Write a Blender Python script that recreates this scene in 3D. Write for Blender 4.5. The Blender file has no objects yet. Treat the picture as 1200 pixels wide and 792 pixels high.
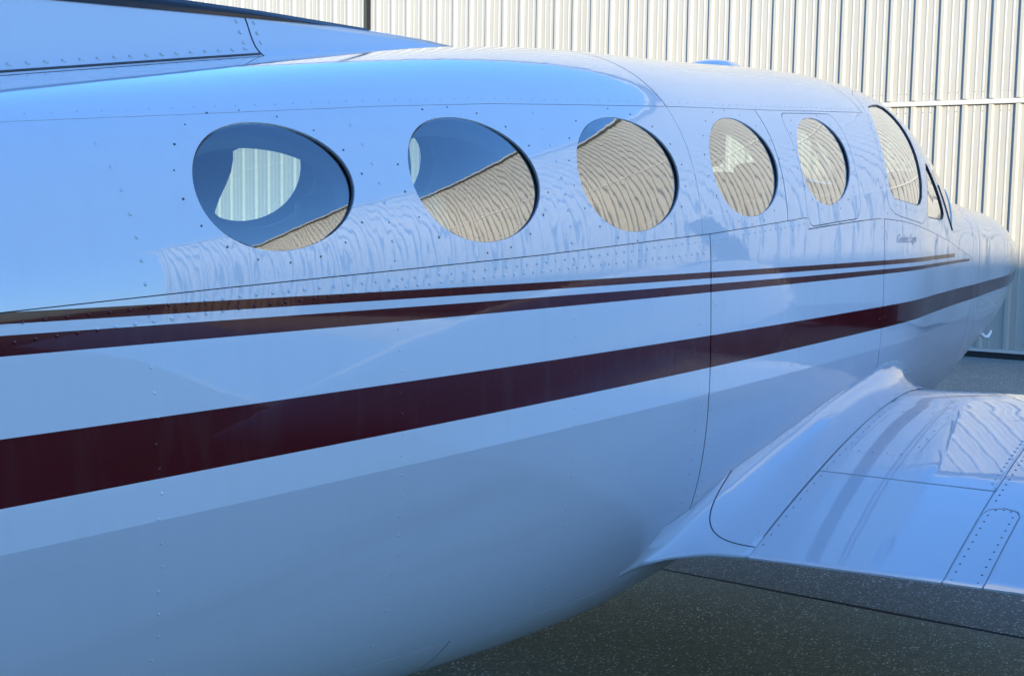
import bpy, bmesh, math, random
import numpy as np
from mathutils import Matrix, Vector
from mathutils.geometry import delaunay_2d_cdt

random.seed(4); np.random.seed(4)
scene = bpy.context.scene
COL = scene.collection

# ------------------------------------------------------------------ camera
cam_d = bpy.data.cameras.new('camera')
cam = bpy.data.objects.new('camera', cam_d); COL.objects.link(cam)
YAW, PITCH, ROLL, CAM_H = math.radians(34.1), math.radians(-5.8), math.radians(0.85), 1.68
_d = Vector((math.cos(PITCH)*math.cos(YAW), math.cos(PITCH)*math.sin(YAW), math.sin(PITCH)))
_r0 = Vector((math.sin(YAW), -math.cos(YAW), 0)); _u0 = _r0.cross(_d)
_r = _r0*math.cos(ROLL) + _u0*math.sin(ROLL); _u = _r.cross(_d)
cam.matrix_world = Matrix(((_r.x, _u.x, -_d.x, 0), (_r.y, _u.y, -_d.y, 0), (_r.z, _u.z, -_d.z, CAM_H), (0, 0, 0, 1)))
cam_d.sensor_width = 36.0
cam_d.lens = 1475/1200*36.0
cam_d.clip_start = 0.05; cam_d.clip_end = 3000
scene.camera = cam

# ------------------------------------------------------------------ sky, sun, exposure
SUN_EL = math.radians(13.4)
SUN_OFF = math.radians(47)          # how far the sun stands to the right of straight behind the hangar wall's face
to_sun = Vector((-math.cos(SUN_OFF)*math.cos(SUN_EL), -math.sin(SUN_OFF)*math.cos(SUN_EL), math.sin(SUN_EL)))
world = bpy.data.worlds.new('World'); scene.world = world; world.use_nodes = True
nt = world.node_tree; nt.nodes.clear()
sky = nt.nodes.new('ShaderNodeTexSky'); sky.sky_type = 'NISHITA'; sky.sun_disc = False
sky.sun_elevation = SUN_EL
sky.sun_rotation = math.atan2(to_sun.x, to_sun.y)
sky.altitude = 0; sky.air_density = 1.0; sky.dust_density = 0.5; sky.ozone_density = 6.6
bg = nt.nodes.new('ShaderNodeBackground'); bg.inputs['Strength'].default_value = 0.15
wo = nt.nodes.new('ShaderNodeOutputWorld')
nt.links.new(sky.outputs[0], bg.inputs[0]); nt.links.new(bg.outputs[0], wo.inputs[0])
sun_d = bpy.data.lights.new('sun', 'SUN'); sun_d.energy = 2.0; sun_d.angle = math.radians(0.53); sun_d.color = (1.0, 0.88, 0.68)
sun = bpy.data.objects.new('sun', sun_d); COL.objects.link(sun)
sun.rotation_euler = to_sun.to_track_quat('Z', 'Y').to_euler(); sun.location = (0, 0, 30)
scene.view_settings.view_transform = 'Standard'; scene.view_settings.look = 'None'
scene.view_settings.gamma = 1.0; scene.view_settings.use_curve_mapping = False
scene.view_settings.exposure = 2.15
scene.cycles.max_bounces = 10; scene.cycles.transparent_max_bounces = 16

# ------------------------------------------------------------------ helpers
def link(o, parent=None):
    COL.objects.link(o)
    if parent is not None: o.parent = parent
    return o
def empty(name, label, cat, group=None):
    o = bpy.data.objects.new(name, None); o.empty_display_size = .2
    o['label'] = label; o['category'] = cat
    if group: o['group'] = group
    return link(o)
def mesh_obj(name, verts, faces, mat, parent=None, smooth=False, kind=None):
    me = bpy.data.meshes.new(name)
    me.from_pydata([tuple(map(float, v)) for v in verts], [], [tuple(int(i) for i in f) for f in faces])
    if mat: me.materials.append(mat)
    if smooth: me.shade_smooth()
    o = bpy.data.objects.new(name, me)
    if kind: o['kind'] = kind
    return link(o, parent)
class MB:
    def __init__(s): s.v = []; s.f = []
    def add(s, v, f):
        b = len(s.v); s.v += [tuple(map(float, q)) for q in v]; s.f += [tuple(b+i for i in q) for q in f]
    def box(s, x0, x1, y0, y1, z0, z1):
        s.add([(x0,y0,z0),(x1,y0,z0),(x1,y1,z0),(x0,y1,z0),(x0,y0,z1),(x1,y0,z1),(x1,y1,z1),(x0,y1,z1)],
              [(3,2,1,0),(4,5,6,7),(0,1,5,4),(1,2,6,5),(2,3,7,6),(3,0,4,7)])
    def tube(s, pts, rad, n=10, cap=True):
        pts = [Vector(p) for p in pts]; rads = rad if hasattr(rad, '__len__') else [rad]*len(pts)
        rings = []
        for i, p in enumerate(pts):
            t = (pts[min(i+1, len(pts)-1)] - pts[max(i-1, 0)]).normalized()
            a = t.orthogonal().normalized() if i == 0 else (a - t*a.dot(t)).normalized()
            b = t.cross(a)
            rings.append([p + (a*math.cos(2*math.pi*k/n) + b*math.sin(2*math.pi*k/n))*rads[i] for k in range(n)])
        v = [q for r in rings for q in r]; f = []
        for i in range(len(pts)-1):
            for k in range(n):
                f.append((i*n+k, i*n+(k+1) % n, (i+1)*n+(k+1) % n, (i+1)*n+k))
        if cap: f.append(tuple(range(n-1, -1, -1))); f.append(tuple(range((len(pts)-1)*n, len(pts)*n)))
        s.add(v, f)
    def lathe(s, prof, n=24, M=None):
        # prof: (r, h) pairs about local Z
        v = []; f = []
        for r, h in prof:
            for k in range(n):
                p = Vector((r*math.cos(2*math.pi*k/n), r*math.sin(2*math.pi*k/n), h))
                v.append(M @ p if M else p)
        for i in range(len(prof)-1):
            for k in range(n):
                f.append((i*n+k, i*n+(k+1) % n, (i+1)*n+(k+1) % n, (i+1)*n+k))
        f.append(tuple(range(n-1, -1, -1))); f.append(tuple(range((len(prof)-1)*n, len(prof)*n)))
        s.add(v, f)
    def build(s, name, mat, parent=None, smooth=False, kind=None):
        return mesh_obj(name, s.v, s.f, mat, parent, smooth, kind)

# ------------------------------------------------------------------ materials
def new_mat(name):
    m = bpy.data.materials.new(name); m.use_nodes = True
    n = m.node_tree.nodes; n.clear()
    out = n.new('ShaderNodeOutputMaterial'); b = n.new('ShaderNodeBsdfPrincipled')
    m.node_tree.links.new(b.outputs[0], out.inputs[0])
    return m, m.node_tree, b
def math_node(t, op, a, b=None, c=None):
    n = t.nodes.new('ShaderNodeMath'); n.operation = op
    for i, q in enumerate((a, b, c)):
        if q is None: continue
        if isinstance(q, (int, float)): n.inputs[i].default_value = q
        else: t.links.new(q, n.inputs[i])
    return n.outputs[0]
def mix_col(t, fac, a, b):
    n = t.nodes.new('ShaderNodeMix'); n.data_type = 'RGBA'
    for s, q in (('Factor', fac), ('A', a), ('B', b)):
        k = [i for i in n.inputs if i.name == s and (s != 'Factor' or i.type == 'VALUE') and (s == 'Factor' or i.type == 'RGBA')][0]
        if isinstance(q, (int, float)): k.default_value = q
        elif isinstance(q, tuple): k.default_value = (*q, 1) if len(q) == 3 else q
        else: t.links.new(q, k)
    return [o for o in n.outputs if o.type == 'RGBA'][0]
def simple(name, col, rough=.5, metal=0., spec=.5, coat=0., var=0., scale=6., bump=0., bscale=40.):
    m, t, b = new_mat(name)
    b.inputs['Base Color'].default_value = (*col, 1); b.inputs['Roughness'].default_value = rough
    b.inputs['Metallic'].default_value = metal; b.inputs['Specular IOR Level'].default_value = spec
    b.inputs['Coat Weight'].default_value = coat; b.inputs['Coat Roughness'].default_value = .03
    tc = t.nodes.new('ShaderNodeTexCoord')
    if var:
        n = t.nodes.new('ShaderNodeTexNoise'); n.inputs['Scale'].default_value = scale; n.inputs['Detail'].default_value = 6
        t.links.new(tc.outputs['Object'], n.inputs['Vector'])
        c = mix_col(t, n.outputs[0], tuple(q*(1-var) for q in col), tuple(min(1, q*(1+var)) for q in col))
        t.links.new(c, b.inputs['Base Color'])
    if bump:
        n = t.nodes.new('ShaderNodeTexNoise'); n.inputs['Scale'].default_value = bscale; n.inputs['Detail'].default_value = 4
        t.links.new(tc.outputs['Object'], n.inputs['Vector'])
        bp = t.nodes.new('ShaderNodeBump'); bp.inputs['Distance'].default_value = bump
        t.links.new(n.outputs[0], bp.inputs['Height']); t.links.new(bp.outputs[0], b.inputs['Normal'])
    return m

WHITE = (.80, .81, .82)
def sheet_relief(t, tc, amount=1.0):
    """slow oil-canning of the sheet metal between its rivet lines, so that reflections waver; different for each panel"""
    inf = t.nodes.new('ShaderNodeObjectInfo')
    off = t.nodes.new('ShaderNodeVectorMath'); off.operation = 'ADD'
    sc = t.nodes.new('ShaderNodeVectorMath'); sc.operation = 'SCALE'
    comb = t.nodes.new('ShaderNodeCombineXYZ')
    for i in range(3): t.links.new(inf.outputs['Random'], comb.inputs[i])
    t.links.new(comb.outputs[0], sc.inputs[0]); sc.inputs['Scale'].default_value = 37.
    t.links.new(tc.outputs['Object'], off.inputs[0]); t.links.new(sc.outputs[0], off.inputs[1])
    def noise(scale, det, vec=(1, 1, 1)):
        mp = t.nodes.new('ShaderNodeMapping'); mp.inputs['Scale'].default_value = vec
        t.links.new(off.outputs[0], mp.inputs[0])
        n = t.nodes.new('ShaderNodeTexNoise'); n.inputs['Scale'].default_value = scale; n.inputs['Detail'].default_value = det
        t.links.new(mp.outputs[0], n.inputs['Vector']); return n.outputs[0]
    h = math_node(t, 'MULTIPLY', noise(2.6, 0.), 2.6)
    h = math_node(t, 'ADD', h, math_node(t, 'MULTIPLY', noise(9., 1., (1.6, 1, .6)), .60))
    h = math_node(t, 'ADD', h, math_node(t, 'MULTIPLY', noise(46., 2., (1.5, 1, .7)), .012))
    h = math_node(t, 'ADD', h, math_node(t, 'MULTIPLY', noise(22., 1., (1.5, 1, .6)), .13))
    bp = t.nodes.new('ShaderNodeBump'); bp.inputs['Distance'].default_value = .0011*amount; bp.inputs['Strength'].default_value = 1.0
    t.links.new(h, bp.inputs['Height'])
    return bp.outputs[0]
def gloss(b):
    b.inputs['Roughness'].default_value = .12; b.inputs['Specular IOR Level'].default_value = .22
    b.inputs['Coat Weight'].default_value = 1.0; b.inputs['Coat Roughness'].default_value = .012; b.inputs['Coat IOR'].default_value = 1.62
# the fuselage paint: white over silver-grey, three maroon stripes, given as straight lines in side view (z = a + b x)
LINES = dict(s1u=(-.2525, -.0640), s1l=(-.2695, -.0640), s2u=(-.2855, -.0637), s2l=(-.3095, -.0600),
             s3u=(-.4290, -.0592), s3l=(-.5210, -.0525), bel=(-.5940, -.0540))
def fuselage_paint():
    m, t, b = new_mat('fuselage_paint'); gloss(b)
    tc = t.nodes.new('ShaderNodeTexCoord'); sp = t.nodes.new('ShaderNodeSeparateXYZ')
    t.links.new(tc.outputs['Object'], sp.inputs[0]); X, Z = sp.outputs[0], sp.outputs[2]
    def below(k, taper=None):
        a, s = LINES[k]
        line = math_node(t, 'MULTIPLY_ADD', X, s, a)
        return math_node(t, 'LESS_THAN', Z, line)
    def band(u, l, end):
        q = math_node(t, 'SUBTRACT', below(u), below(l))
        return math_node(t, 'MULTIPLY', q, math_node(t, 'LESS_THAN', X, end))
    st = math_node(t, 'ADD', math_node(t, 'ADD', band('s1u', 's1l', 2.98), band('s2u', 's2l', 3.33)), band('s3u', 's3l', 9.))
    n = t.nodes.new('ShaderNodeTexNoise'); n.inputs['Scale'].default_value = 1.7; n.inputs['Detail'].default_value = 7
    t.links.new(tc.outputs['Object'], n.inputs['Vector'])
    w = mix_col(t, n.outputs[0], (.75, .76, .77), (.79, .80, .81))
    g = mix_col(t, n.outputs[0], (.55, .555, .57), (.60, .605, .62))
    c = mix_col(t, below('bel'), w, g)
    c = mix_col(t, st, c, (.088, .0040, .0065))
    # the silver-grey belly paint and the stripe tape are less glossy than the polished white
    cw = math_node(t, 'SUBTRACT', 1.0, math_node(t, 'MULTIPLY', below('bel'), .62))
    cw = math_node(t, 'SUBTRACT', cw, math_node(t, 'MULTIPLY', st, .68)); t.links.new(cw, b.inputs['Coat Weight'])
    t.links.new(math_node(t, 'MULTIPLY_ADD', below('bel'), .22, .12), b.inputs['Roughness'])
    # a little dust and streaking from the rivet lines
    n2 = t.nodes.new('ShaderNodeTexNoise'); n2.inputs['Scale'].default_value = 9; n2.inputs['Detail'].default_value = 9
    mp = t.nodes.new('ShaderNodeMapping'); mp.inputs['Scale'].default_value = (3, 3, .5)
    t.links.new(tc.outputs['Object'], mp.inputs[0]); t.links.new(mp.outputs[0], n2.inputs['Vector'])
    d = math_node(t, 'MULTIPLY', math_node(t, 'SUBTRACT', n2.outputs[0], .5), .16); d = math_node(t, 'MAXIMUM', d, 0.)
    c = mix_col(t, d, c, (.30, .29, .27))
    n3 = t.nodes.new('ShaderNodeTexNoise'); n3.inputs['Scale'].default_value = 5; n3.inputs['Detail'].default_value = 8
    mp3 = t.nodes.new('ShaderNodeMapping'); mp3.inputs['Scale'].default_value = (.22, 1.5, 2.2); t.links.new(tc.outputs['Object'], mp3.inputs[0]); t.links.new(mp3.outputs[0], n3.inputs['Vector'])
    gr = math_node(t, 'MULTIPLY', math_node(t, 'MAXIMUM', math_node(t, 'SUBTRACT', n3.outputs[0], .48), 0.), .55)
    c = mix_col(t, math_node(t, 'MULTIPLY', gr, below('bel')), c, (.26, .25, .23))
    t.links.new(c, b.inputs['Base Color'])
    rl = sheet_relief(t, tc, .40); t.links.new(rl, b.inputs['Normal']); t.links.new(rl, b.inputs['Coat Normal'])
    return m
def white_paint(name='white_paint', amount=1.):
    m, t, b = new_mat(name); gloss(b)
    tc = t.nodes.new('ShaderNodeTexCoord')
    n = t.nodes.new('ShaderNodeTexNoise'); n.inputs['Scale'].default_value = 2.3; n.inputs['Detail'].default_value = 7
    t.links.new(tc.outputs['Object'], n.inputs['Vector'])
    t.links.new(mix_col(t, n.outputs[0], (.67, .68, .69), (.72, .73, .74)), b.inputs['Base Color'])
    rl = sheet_relief(t, tc, amount*.42); t.links.new(rl, b.inputs['Normal']); t.links.new(rl, b.inputs['Coat Normal'])
    return m
def glass(name, tint, relief=1.0, surfaces=6):
    """thin double-glazed acrylic: Fresnel reflection of its surfaces over a clear, faintly tinted pane"""
    m = bpy.data.materials.new(name); m.use_nodes = True; t = m.node_tree; t.nodes.clear()
    out = t.nodes.new('ShaderNodeOutputMaterial'); mix = t.nodes.new('ShaderNodeMixShader')
    tr = t.nodes.new('ShaderNodeBsdfTransparent'); tr.inputs[0].default_value = (*tint, 1)
    gl = t.nodes.new('ShaderNodeBsdfGlossy'); gl.inputs['Roughness'].default_value = .03; gl.inputs['Color'].default_value = (.95, .95, .95, 1)
    tc = t.nodes.new('ShaderNodeTexCoord'); nrm = sheet_relief(t, tc, relief)
    fr = t.nodes.new('ShaderNodeFresnel'); ge = t.nodes.new('ShaderNodeNewGeometry')
    t.links.new(math_node(t, 'MULTIPLY_ADD', ge.outputs['Backfacing'], 1/1.5-1.5, 1.5), fr.inputs['IOR'])   # same reflectance from either face
    t.links.new(nrm, fr.inputs['Normal']); t.links.new(nrm, gl.inputs['Normal'])
    k = math_node(t, 'SUBTRACT', 1.0, math_node(t, 'POWER', math_node(t, 'SUBTRACT', 1.0, fr.outputs[0]), float(surfaces)))
    t.links.new(k, mix.inputs[0]); t.links.new(tr.outputs[0], mix.inputs[1]); t.links.new(gl.outputs[0], mix.inputs[2])
    t.links.new(mix.outputs[0], out.inputs[0])
    return m
MAT_FUS = fuselage_paint(); MAT_WHITE = white_paint(); MAT_WING = white_paint('wing_paint', .7)
MAT_GLASS = glass('cabin_glass', (.80, .95, .89), .26); MAT_SHIELD = glass('windshield_glass', (.86, .94, .92), .6)
MAT_DARK = simple('seam_sealant', (.04, .042, .046), .7)
MAT_SEAL = simple('window_seal', (.05, .053, .058), .45, var=.3, scale=30)
MAT_BOOT = simple('deice_rubber', (.012, .008, .008), .32, var=.25, scale=14, bump=.0006, bscale=60)
MAT_SCREW = simple('screw_head', (.10, .10, .11), .38, metal=.7, var=.3, scale=80)
MAT_LEATHER = simple('seat_leather', (.30, .25, .19), .5, var=.25, scale=9, bump=.001, bscale=70)
MAT_CARPET = simple('cabin_carpet', (.06, .06, .065), .95, var=.3, scale=50)
MAT_LINING = simple('cabin_lining', (.22, .22, .21), .8, var=.12, scale=12)
MAT_METAL = simple('bare_metal', (.55, .55, .56), .28, metal=1., var=.15, scale=20)
MAT_TYRE = simple('tyre_rubber', (.02, .02, .02), .85, var=.3, scale=30, bump=.001, bscale=90)
MAT_MARK = simple('grey_lettering', (.40, .42, .45), .4, var=.2, scale=60)

# ------------------------------------------------------------------ the setting: ground
def asphalt(name, base, light, moss, seed):
    m, t, b = new_mat(name)
    b.inputs['Roughness'].default_value = .88; b.inputs['Specular IOR Level'].default_value = .35
    tc = t.nodes.new('ShaderNodeTexCoord')
    mp = t.nodes.new('ShaderNodeMapping'); mp.inputs['Location'].default_value = (seed, seed*1.7, 0); t.links.new(tc.outputs['Object'], mp.inputs[0])
    def noise(s, d, r=.5):
        n = t.nodes.new('ShaderNodeTexNoise'); n.inputs['Scale'].default_value = s; n.inputs['Detail'].default_value = d; n.inputs['Roughness'].default_value = r
        t.links.new(mp.outputs[0], n.inputs['Vector']); return n.outputs[0]
    def ramp(v, stops):
        r = t.nodes.new('ShaderNodeValToRGB'); t.links.new(v, r.inputs[0])
        while len(r.color_ramp.elements) < len(stops): r.color_ramp.elements.new(.5)
        for e, (p, c) in zip(r.color_ramp.elements, stops): e.position = p; e.color = (*c, 1) if len(c) == 3 else c
        return r.outputs[0]
    c = mix_col(t, noise(1.1, 8, .6), tuple(q*.72 for q in base), tuple(q*1.3 for q in base))
    mo = ramp(noise(.55, 6, .65), [(.5, (0, 0, 0)), (.72, (1, 1, 1))])
    c = mix_col(t, math_node(t, 'MULTIPLY', mo, .7), c, moss)
    vo = t.nodes.new('ShaderNodeTexVoronoi'); vo.inputs['Scale'].default_value = 95; t.links.new(mp.outputs[0], vo.inputs['Vector'])
    sp = t.nodes.new('ShaderNodeSeparateColor'); t.links.new(vo.outputs['Color'], sp.inputs[0])
    c = mix_col(t, math_node(t, 'MULTIPLY', sp.outputs[1], .5), c, tuple(q*.5 for q in base))
    near = math_node(t, 'LESS_THAN', vo.outputs['Distance'], .42)
    bright = math_node(t, 'MULTIPLY', math_node(t, 'GREATER_THAN', sp.outputs[0], .86), near)
    mid = math_node(t, 'MULTIPLY', math_node(t, 'GREATER_THAN', sp.outputs[0], .62), near)
    patch = ramp(noise(2.3, 5, .7), [(.36, (.25,)*3), (.62, (1,)*3)])
    c = mix_col(t, math_node(t, 'MULTIPLY', mid, .45), c, tuple(q*2.1 for q in base))
    c = mix_col(t, math_node(t, 'MULTIPLY', bright, patch), c, light)
    t.links.new(c, b.inputs['Base Color'])
    h = math_node(t, 'ADD', math_node(t, 'MULTIPLY', vo.outputs['Distance'], -1.0), math_node(t, 'MULTIPLY', noise(60, 5, .7), 1.2))
    bp = t.nodes.new('ShaderNodeBump'); bp.inputs['Distance'].default_value = .006; t.links.new(h, bp.inputs['Height'])
    t.links.new(bp.outputs[0], b.inputs['Normal'])
    return m
MAT_ASPH = asphalt('taxilane_asphalt', (.20, .23, .215), (.85, .87, .82), (.17, .20, .18), 3.1)
MAT_ASPH2 = asphalt('apron_asphalt', (.25, .28, .21), (.90, .89, .80), (.28, .25, .175), 17.3)
JX = 5.22
def ground_sheet(name, x0, x1, y0, y1, z, mat):
    o = mesh_obj(name, [(x0, y0, z), (x1, y0, z), (x1, y1, z), (x0, y1, z)], [(0, 1, 2, 3)], mat); o['kind'] = 'structure'; return o
ground_sheet('ground', -900, 900, -900, 900, 0.0, MAT_ASPH)
mb = MB(); mb.box(-6.4, JX, -30, 30, -.05, .006)
o = mb.build('pavement', MAT_ASPH2); o['kind'] = 'structure'
# tar-filled joint between the two lays of asphalt: an uneven dark bead
mb = MB(); N = 400; ys = np.linspace(-12, 16, N); rnd = np.cumsum(np.random.randn(N))*.0010
rnd -= np.linspace(rnd[0], rnd[-1], N)
wv = .010 + .006*np.abs(np.sin(ys*5.1) * np.sin(ys*2.3+1)) + .003*np.random.rand(N)
vs = []
for i, y in enumerate(ys):
    vs += [(JX+rnd[i]-wv[i], y, .0062), (JX+rnd[i], y, .0105), (JX+rnd[i]+wv[i]*.9, y, .0005)]
fs = []
for i in range(N-1):
    for q in range(2): fs.append((i*3+q, i*3+q+1, i*3+q+4, i*3+q+3))
o = mesh_obj('pavement_joint', vs, fs, simple('tar', (.010, .010, .010), .6, var=.3, scale=40, bump=.002, bscale=90)); o['kind'] = 'structure'
# loose grit swept along the joint
mb = MB()
for k in range(900):
    x = JX-abs(random.gauss(0, .55))-.02 if random.random() < .7 else JX+abs(random.gauss(0, .35))+.02
    y = random.uniform(-1.0, 4.2); r = random.uniform(.0018, .0055); z = .006 if x < JX else .0
    a = random.uniform(0, 6.28); q = [(x+r*math.cos(a+t)*random.uniform(.7, 1.2), y+r*math.sin(a+t)*random.uniform(.7, 1.2), z) for t in (0, 1.57, 3.14, 4.71)]
    mb.add(q+[(x+r*.2, y, z+r*random.uniform(.7, 1.1))], [(0, 1, 4), (1, 2, 4), (2, 3, 4), (3, 0, 4)])
o = mb.build('loose_grit', simple('grit', (.50, .48, .42), .9, var=.5, scale=60), kind='stuff'); o['label'] = 'pale loose grit scattered along the dark pavement joint'; o['category'] = 'grit'
# low far hills all round
vs = []; fs = []; N = 240
for i in range(N):
    a = 2*math.pi*i/N; h = 9 + 5*math.sin(a*5+1) + 4*math.sin(a*11) + 2.2*math.sin(a*37+.5) + random.random()*1.5
    for rr, hh in ((760, -1), (790, h), (860, -1)):
        vs.append((rr*math.cos(a), rr*math.sin(a), hh))
for i in range(N):
    j = (i+1) % N
    for q in range(2): fs.append((i*3+q, j*3+q, j*3+q+1, i*3+q+1))
o = mesh_obj('hills', vs, fs, simple('hill_woods', (.035, .05, .03), .95, var=.4, scale=.05)); o['kind'] = 'structure'

# ------------------------------------------------------------------ the hangar in front of the nose
WX = 15.65; PITCH_R = .3048; RIB0 = 3.804
def wall_metal():
    m, t, b = new_mat('cream_wall_sheet')
    b.inputs['Roughness'].default_value = .42; b.inputs['Specular IOR Level'].default_value = .4
    tc = t.nodes.new('ShaderNodeTexCoord'); inf = t.nodes.new('ShaderNodeObjectInfo')
    n = t.nodes.new('ShaderNodeTexNoise'); n.inputs['Scale'].default_value = 3.; n.inputs['Detail'].default_value = 8
    mp = t.nodes.new('ShaderNodeMapping'); mp.inputs['Scale'].default_value = (1, 2.5, .35)
    t.links.new(tc.outputs['Object'], mp.inputs[0]); t.links.new(mp.outputs[0], n.inputs['Vector'])
    c = mix_col(t, n.outputs[0], (.35, .335, .285), (.43, .415, .355))
    c = mix_col(t, math_node(t, 'MULTIPLY', inf.outputs['Random'], .25), c, (.32, .305, .255))
    t.links.new(c, b.inputs['Base Color'])
    return m
MAT_WALL = wall_metal()
MAT_TRIM = simple('cream_trim', (.50, .48, .42), .45, var=.1, scale=5)
MAT_SLOT = simple('dark_rubber_seal', (.012, .012, .013), .8, var=.3, scale=20)
MAT_POST = simple('green_black_post', (.045, .055, .045), .6, var=.2, scale=8)
MAT_ROOF = simple('roof_sheet', (.42, .42, .40), .5, var=.1, scale=3)
def ribbed_profile():
    """three major ribs with two small stiffening beads between each pair: (across, out) pairs over 0.9144 m"""
    pts = []
    for k in range(3):
        o = k*PITCH_R
        pts += [(o-.040, 0), (o-.018, .036), (o+.018, .036), (o+.040, 0)]
        for q in (.108, .197):
            pts += [(o+q-.014, 0), (o+q-.006, .0045), (o+q+.006, .0045), (o+q+.014, 0)]
    pts.append((3*PITCH_R-.040, 0))
    return pts
PROF = ribbed_profile()
def wall_panel_mesh(h):
    v = [(-out, -ac, z) for z in (0, h) for ac, out in PROF]; n = len(PROF)
    f = [(i, i+1, n+i+1, n+i) for i in range(n-1)]
    # turned-in lower edge so the sheet has a thickness
    v += [(.02, -ac, 0) for ac, out in PROF]; f += [(2*n+i, 2*n+i+1, i+1, i) for i in range(n-1)]
    me = bpy.data.meshes.new('wall_panel'); me.from_pydata(v, [], f); me.materials.append(MAT_WALL)
    return me
hangar = empty('hangar', 'long cream ribbed metal hangar with sunlit upper wall beyond the aircraft nose', 'hangar')
hangar.location = (WX, 0, 0)
COURSES = [(.115, 3.005), (3.075, 6.465), (6.535, 10.40)]
POST_Y = 13.45
ytop = RIB0 + 24*3*PITCH_R - .034*0
meshes = [wall_panel_mesh(b-a) for a, b in COURSES]
ncol = 54
for j in range(ncol):
    y = ytop - j*3*PITCH_R
    for (a, b), me in zip(COURSES, meshes):
        o = bpy.data.objects.new('wall_panel', me); o.location = (random.uniform(-.0015, .0015), y, a); link(o, hangar)
YA, YB = ytop - ncol*3*PITCH_R, ytop
for z in (3.04, 6.50):
    mb = MB(); mb.add([(-.006, YA, z-.034), (-.042, YA, z-.030), (-.042, YA, z+.022), (-.004, YA, z+.034), (-.006, YB, z-.034), (-.042, YB, z-.030), (-.042, YB, z+.022), (-.004, YB, z+.034)],
                      [(0, 4, 5, 1), (1, 5, 6, 2), (2, 6, 7, 3), (0, 1, 2, 3), (7, 6, 5, 4)])
    mb.build('wall_trim', MAT_TRIM, hangar)
mb = MB(); mb.box(-.045, .01, YA, YB, .075, .113); mb.build('base_trim', MAT_TRIM, hangar)
mb = MB(); mb.box(-.030, .02, YA, YB, .004, .074); mb.build('base_seal', MAT_SLOT, hangar)
mb = MB(); mb.box(.026, 22, YA+.05, YB-.05, .01, 10.39); mb.build('wall_core', simple('core', (.2, .2, .19), .9, var=.2), hangar)
mb = MB(); mb.box(-.012, .022, POST_Y-.045, POST_Y+.03, .1, 10.39); mb.build('door_gap_seal', MAT_SLOT, hangar)
mb = MB(); mb.box(-.030, .010, POST_Y+.032, POST_Y+.088, .1, 10.385); mb.build('door_post', MAT_POST, hangar)
mb = MB()
mb.add([(-.25, YA-.2, 10.41), (11, YA-.2, 11.8), (22.3, YA-.2, 10.41), (22.3, YA-.2, 10.31), (-.25, YA-.2, 10.31), (-.25, YB+.2, 10.41), (11, YB+.2, 11.8), (22.3, YB+.2, 10.41), (22.3, YB+.2, 10.31), (-.25, YB+.2, 10.31)],
       [(0, 1, 6, 5), (1, 2, 7, 6), (2, 3, 8, 7), (3, 4, 9, 8), (4, 0, 5, 9), (0, 4, 3, 2, 1), (5, 6, 7, 8, 9)])
mb.build('roof', MAT_ROOF, hangar)
# screw heads along the sheet ends near the trims
mb = MB()
for z in (3.16, 6.62, 2.93):
    k = 0; y = YB - .06
    while y > YA+.1:
        for dx in (.055, .15, .245):
            yy = y-dx; r = .006
            mb.add([(-.001, yy-r, z-r), (-.001, yy+r, z-r), (-.001, yy+r, z+r), (-.001, yy-r, z+r), (-.006, yy-r*.6, z-r*.6), (-.006, yy+r*.6, z-r*.6), (-.006, yy+r*.6, z+r*.6), (-.006, yy-r*.6, z+r*.6)],
                   [(7, 6, 5, 4), (0, 4, 5, 1), (1, 5, 6, 2), (2, 6, 7, 3), (3, 7, 4, 0)])
        y -= PITCH_R
mb.build('sheet_screws', MAT_SCREW, hangar, kind='stuff')

# ------------------------------------------------------------------ the hangar behind, whose shadow lies over the aircraft
back = empty('hangar', 'tall cream hangar behind the tail whose shadow covers the aircraft', 'hangar')
back.location = (-7.0, 0, 0)
BW = (-42, 26)
mb = MB(); mb.box(-24, -.03, BW[0], BW[1], 0, 9.0); mb.build('wall', MAT_WALL, back)
mb = MB()
mb.add([(.3, BW[0]-.3, 9.02), (-12, BW[0]-.3, 10.3), (-24.3, BW[0]-.3, 9.02), (.3, BW[1]+.3, 9.02), (-12, BW[1]+.3, 10.3), (-24.3, BW[1]+.3, 9.02)],
       [(0, 1, 4, 3), (1, 2, 5, 4), (0, 3, 5, 2), (0, 2, 1), (3, 4, 5)])
mb.build('roof', MAT_ROOF, back)
me8 = wall_panel_mesh(8.8)
y = BW[1]
while y > BW[0]+.9:
    o = bpy.data.objects.new('wall_panel', me8); o.rotation_euler = (0, 0, math.pi); o.location = (0, y-3*PITCH_R, .1); link(o, back)
    y -= 3*PITCH_R

# ================================================================== the aircraft
# Local frame: x forward along the cabin, y to port, z up; origin on the centreline at the middle window.
plane = empty('airplane', 'white twin-engined propeller aircraft with maroon stripes and oval cabin windows', 'airplane')
AX = np.array([[0.99786527, -0.01740458, 0.06294433], [0.01743916, 0.99984793, 0.0], [-0.06293476, 0.0010977, 0.99801704]])
AO = np.array([2.75678411, 2.20537745, 1.77235948])
_m = Matrix.Identity(4)
for i in range(3):
    for j in range(3): _m[j][i] = AX[i][j]
    _m[i][3] = AO[i]
plane.matrix_world = _m
def to_local(p): return AX @ (np.asarray(p, float) - AO)

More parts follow.
